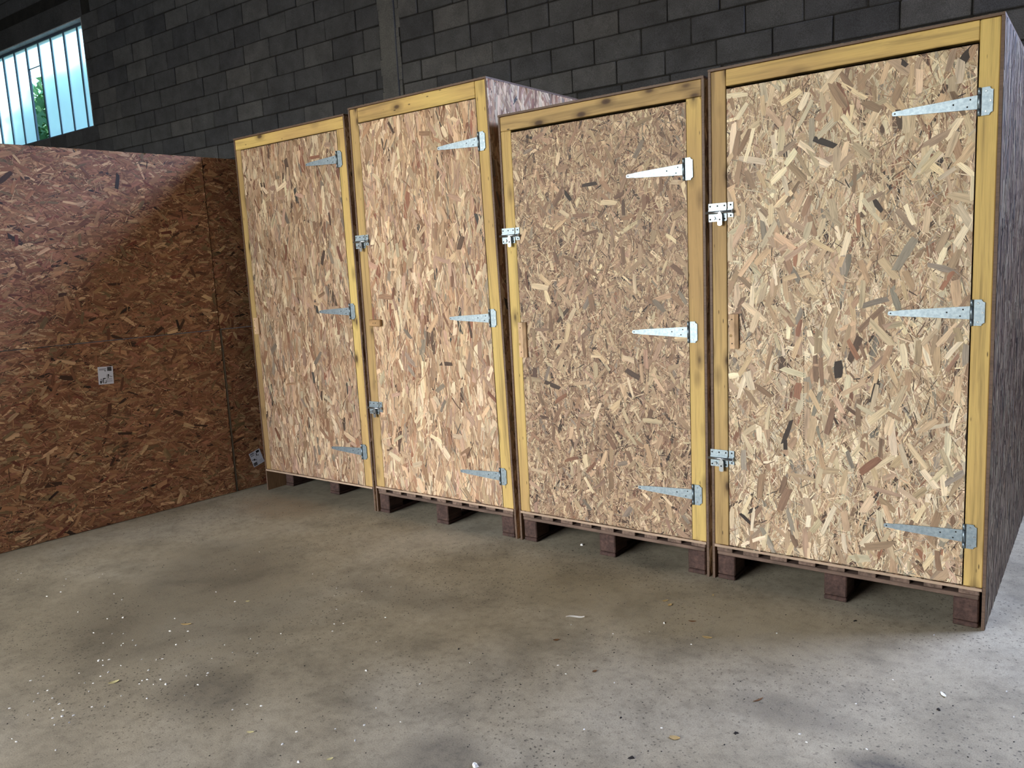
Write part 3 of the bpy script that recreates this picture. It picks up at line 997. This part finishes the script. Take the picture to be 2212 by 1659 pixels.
# dotted line printed on the door of the nearest crate
near_door = [o for o in CRATES[-1].children if o.name.startswith('door')][0]
m = MB()
r = random.Random(4)
z = .60
while z < 1.36:
    l = r.uniform(.003, .008)
    m.box((4.058 - 3.609, .0008, z), (4.058 - 3.609 + .0022, .0022, z + l))
    z += l + r.uniform(.003, .007)
m.build('printed_dotted_line', M_INK, near_door)

# ------------------------------------------------------------------ bits on the floor
def floor_at(px, py):
    d = Rmat @ Vector(((px - 1106) / 1744.485, -(py - 829.5) / 1744.485, -1.0))
    t = -CAM.z / d.z
    return CAM + d * t


def chip_mesh(seed, big=False):
    r = random.Random(seed)
    m = MB()
    n = 6
    top, bot = [], []
    for k in range(n):
        a = 2 * math.pi * k / n + r.uniform(-.3, .3)
        q = r.uniform(.6, 1.1)
        bot.append((q * math.cos(a), q * math.sin(a) * .7, 0))
        top.append((q * .7 * math.cos(a) + .05, q * .5 * math.sin(a), r.uniform(.25, .6)))
    f = [tuple(range(n - 1, -1, -1)), tuple(range(n, 2 * n))] + [(k, (k + 1) % n, n + (k + 1) % n, n + k) for k in range(n)]
    m.add(bot + top, f)
    return m.mesh('white_fleck', M_WHITE)


CH = [chip_mesh(k) for k in range(5)]
LEFT = [(523, 682, 2), (545, 680, 1.3), (580, 676, 1.3), (548, 706, 1.3), (575, 743, 1.6), (535, 764, 1.2), (642, 708, 1.1), (495, 802, 1.2), (450, 800, 1), (420, 748, 1), (230, 765, 1), (162, 788, 1.2), (252, 840, 1.2), (202, 855, 1), (472, 845, 1.2), (278, 881, 1.2), (180, 898, 1), (313, 912, 1.3), (330, 977, 2), (280, 987, 1.4), (390, 973, 1.3), (367, 1010, 1.4), (290, 1022, 1.2), (488, 927, 1.4), (555, 925, 1.4), (50, 935, 1.1), (148, 970, 1), (335, 945, 1.2), (265, 942, 1), (63, 1097, 1), (86, 1112, 1.4), (295, 1157, 1.4), (645, 868, 1), (780, 882, 1.4), (880, 808, 2), (852, 782, 1.3), (815, 807, 1.2), (782, 782, 1.2), (755, 787, 1.2), (740, 805, 1.1), (788, 732, 1.4), (753, 675, 1.2), (830, 677, 1.3), (862, 672, 1.2), (722, 600, 1.4), (705, 573, 1.1), (645, 600, 1.2), (655, 590, 1), (550, 588, 1.2), (497, 534, 1.2), (597, 539, 1.2), (655, 538, 1), (655, 452, 2), (570, 459, 1.3), (415, 424, 1.7), (648, 358, 1.1), (606, 327, 1.2), (323, 317, 1.4), (250, 340, 1.4), (340, 283, 1), (527, 240, 1), (545, 222, 1.2), (350, 248, 1), (112, 218, 1), (86, 205, 1), (95, 250, 1), (1248, 368, 1.5), (903, 525, 1.6), (1000, 525, 1.4), (928, 458, 1.2), (935, 597, 1.5), (1005, 575, 1), (1102, 748, 1.3), (1098, 760, 1), (989, 762, 1.2), (1125, 670, 1), (1235, 638, 1.2), (1192, 598, 1.1), (1330, 565, 1.1), (1368, 642, 1.1), (1493, 538, 1.4), (1653, 470, 1.1), (1775, 487, 1), (1824, 484, 1), (1766, 525, 1), (2047, 452, 1.2), (1922, 315, 1.1), (2076, 290, 1), (1787, 297, 1), (1775, 337, 1), (1787, 409, 1), (1660, 222, 1.2), (1147, 317, 1.1), (1248, 198, 1), (1377, 104, 1.1), (1050, 810, 1.1), (980, 866, 1), (1235, 942, 1.2), (1386, 922, 1.2), (1313, 914, 1), (1943, 735, 1.5), (1998, 582, 1), (1997, 932, 1.1), (1933, 1024, 1.2), (2126, 1007, 1.2), (1780, 1044, 1), (1884, 1105, 1.5), (1498, 1126, 1.6), (1583, 1220, 1.6), (1575, 1060, 1.8)]
RIGHT = [(563, 337, 1.1), (902, 331, 1.6), (716, 370, 1.2), (848, 362, 1), (1000, 408, 1), (515, 484, 1.1), (543, 516, 1), (720, 548, 1.1), (610, 718, 1.4), (892, 713, 1.3), (1312, 368, 1.2), (1884, 374, 1.3), (193, 475, 1), (12, 552, 1.3), (2175, 673, 1.4), (2148, 580, 1.2), (1600, 625, 1.2), (1735, 537, 1), (1395, 735, 1.4), (1420, 765, 1.2), (1640, 790, 1)]
pts = [(x / 2.458, 1150 + y / 2.458, s) for x, y, s in LEFT] + [(900 + x / 1.686, 1150 + y / 1.686, s) for x, y, s in RIGHT]
for i, (px, py, s) in enumerate(pts):
    q = floor_at(px, py)
    o = link('white_fleck', CH[i % 5], None, (q.x, q.y, 0.0001), (0, 0, random.uniform(0, 6.28)))
    k = .0042 * s
    o.scale = (k * random.uniform(.8, 1.3), k * random.uniform(.8, 1.2), k)
    tag(o, 'tiny white fleck lying on the concrete floor', 'fleck', 'white flecks scattered over the floor')


def leaf(px, py, L, Wd, ang, mat, label, cat='leaf', curl=.25, name='dry_leaf'):
    q = floor_at(px, py)
    m = MB()
    n = 6
    up, lo = [], []
    for i in range(n + 1):
        t = i / n
        x = (t - .5) * L
        hw = Wd * .5 * (math.sin(math.pi * min(max(t, .03), .97)) ** .7)
        z = curl * L * (t - .5) ** 2 + .001
        for s in (-1, 0, 1):
            zz = z + (abs(s) * curl * Wd * .35)
            up.append((x, s * hw, zz + .0009))
            lo.append((x, s * hw, zz))
    k = len(up)
    f = []
    for i in range(n):
        for j in range(2):
            a = i * 3 + j
            f.append((a, a + 3, a + 4, a + 1))
            f.append((k + a, k + a + 1, k + a + 4, k + a + 3))
    m.add(up + lo, f)
    ring = [i * 3 for i in range(n + 1)] + [i * 3 + 2 for i in range(n, -1, -1)]
    m.F += [(ring[i], ring[(i + 1) % len(ring)], k + ring[(i + 1) % len(ring)], k + ring[i]) for i in range(len(ring))]
    m.M += [0] * len(ring)
    m.S += [False] * len(ring)
    o = m.build(name, mat, None, (q.x, q.y, -.0006), (0, 0, ang))
    tag(o, label, cat)


def LP(x, y): return x / 2.458, 1150 + y / 2.458
def RP(x, y): return 900 + x / 1.686, 1150 + y / 1.686


leaf(*LP(988, 490), .050, .016, .6, M_LEAFDRY, 'curled tan leaf left of centre on the floor')
leaf(*LP(1315, 367), .020, .012, .6, M_LEAFPALE, 'small pale yellow leaf on the floor below the second crate')
leaf(*LP(605, 798), .040, .022, 1.2, M_LEAFPALE, 'pale crumpled leaf among the white flecks')
leaf(*LP(1330, 1062), .026, .011, .5, M_LEAFPALE, 'narrow pale yellow leaf near the lower edge')
leaf(*LP(1752, 1205), .022, .012, 1.0, M_LEAFPALE, 'yellowish leaf scrap near the lower edge')
leaf(*RP(905, 250), .030, .014, .9, M_LEAFDRY, 'tan leaf scrap, upper of two below the third crate')
leaf(*RP(922, 266), .028, .018, 1.6, M_LEAFDRY, 'tan leaf scrap, lower of two below the third crate')
leaf(*RP(1004, 325), .034, .012, .4, M_LEAFBROWN, 'thin brown leaf on the floor in front of the pallets')
leaf(*RP(1058, 384), .042, .018, .2, M_LEAFDRY, 'curled golden leaf on the floor in front of the pallets')
leaf(*RP(508, 393), .026, .016, .8, M_LEAFBROWN, 'small brown leaf below the curled white strip')
leaf(*RP(940, 750), .036, .022, .2, M_LEAFDRY, 'tan leaf with a dark notch near the lower edge')
leaf(*RP(1080, 229), .020, .008, 2.0, M_LEAFDRY, 'small upright tan splinter near the nearest pallet', 'splinter', .1, 'wood_splinter')
leaf(*RP(648, 507), .020, .014, 1.2, M_LEAFBROWN, 'small reddish brown scrap on the open floor')
leaf(*RP(1244, 612), .046, .009, 1.1, M_LEAFBROWN, 'thin brown twig-like leaf on the open floor')
leaf(*RP(1918, 593), .034, .014, 2.2, M_WHITE, 'bent white paper scrap at the right', 'scrap', .3, 'paper_scrap')
for (x, y, s, lab) in ((743, 676, .008, 'black crumb on the floor, left of three'), (1163, 731, .012, 'black crumb on the floor, middle of three'), (783, 822, .014, 'black crumb by the lower edge'), (1900, 646, .012, 'black crumb at the right, below the paper scrap'), (1597, 323, .010, 'black crumb in front of the nearest pallet'), (153, 425, .008, 'dark crumb at the left of the open floor')):
    q = floor_at(*RP(x, y))
    m = chip_mesh(int(x))
    m.materials.clear()
    m.materials.append(M_DARKBIT)
    o = link('dark_crumb', m, None, (q.x, q.y, .0001), (0, 0, x))
    o.scale = (s, s * .7, s * .7)
    tag(o, lab, 'crumb')


def pebble(px, py, s, label):
    q = floor_at(px, py)
    o = link('white_pebble', chip_mesh(int(px)), None, (q.x, q.y, .0001), (0, 0, px))
    o.scale = (s, s, s * 1.5)
    tag(o, label, 'pebble')


pebble(*RP(602, 47), .012, 'white pebble under the third crate beside its pallet')
pebble(*RP(215, 852), .014, 'white chip at the lower edge of the picture')

# curled white strip
m = MB()
pth = []
for i in range(13):
    t = i / 12
    pth.append(((t - .5) * .085, .010 * math.sin(t * 5.2) , .004 + .010 * (abs(t - .45) ** 1.5)))
V, F = [], []
for i, (x, y, z) in enumerate(pth):
    w = .0065 * (.5 + math.sin(math.pi * min(max(i / 12, .08), .92)) * .6)
    V += [(x, y - w, z - .003), (x, y + w, z - .002), (x, y + w, z - .001), (x, y - w, z - .002)]
for i in range(12):
    a = i * 4
    for j in range(4): F.append((a + j, a + (j + 1) % 4, a + 4 + (j + 1) % 4, a + 4 + j))
F += [(3, 2, 1, 0), (48, 49, 50, 51)]
m.add(V, F)
q = floor_at(*RP(577, 309))
tag(m.build('plastic_strip', M_WHITE, None, (q.x, q.y, 0), (0, 0, .62)), 'curled white plastic strip on the floor', 'strip')

# fine dust, pale and dark grains nobody could count
for nm, mat, n, lab, sd in (('floor_grit', M_DARKBIT, 1200, 'fine dark grit spread over the floor', 6),):
    r = np.random.default_rng(sd)
    P = np.stack([r.uniform(-.1, 5.6, n), r.uniform(-3.2, .0, n)], 1)
    s = r.uniform(.0006, .0017, n)
    a = r.uniform(0, 6.28, n)
    V = np.zeros((n, 8, 3))
    for k in range(8):
        sx, sy, sz = (1 if k in (1, 2, 5, 6) else -1), (1 if k in (2, 3, 6, 7) else -1), (1 if k > 3 else 0)
        lx, ly = sx * s * 1.6, sy * s
        V[:, k, 0] = P[:, 0] + np.cos(a) * lx - np.sin(a) * ly
        V[:, k, 1] = P[:, 1] + np.sin(a) * lx + np.cos(a) * ly
        V[:, k, 2] = .0001 + sz * s
    bq = np.array([(4, 5, 6, 7), (0, 1, 5, 4), (1, 2, 6, 5), (2, 3, 7, 6), (3, 0, 4, 7)])
    Q = ((np.arange(n) * 8)[:, None, None] + bq[None]).reshape(-1, 4)
    V = V.reshape(-1, 3)
    tag(link(nm, quad_mesh(nm, V, Q, np.ones((len(V), 3)), V, mat)), lab, 'grit', kind='stuff')
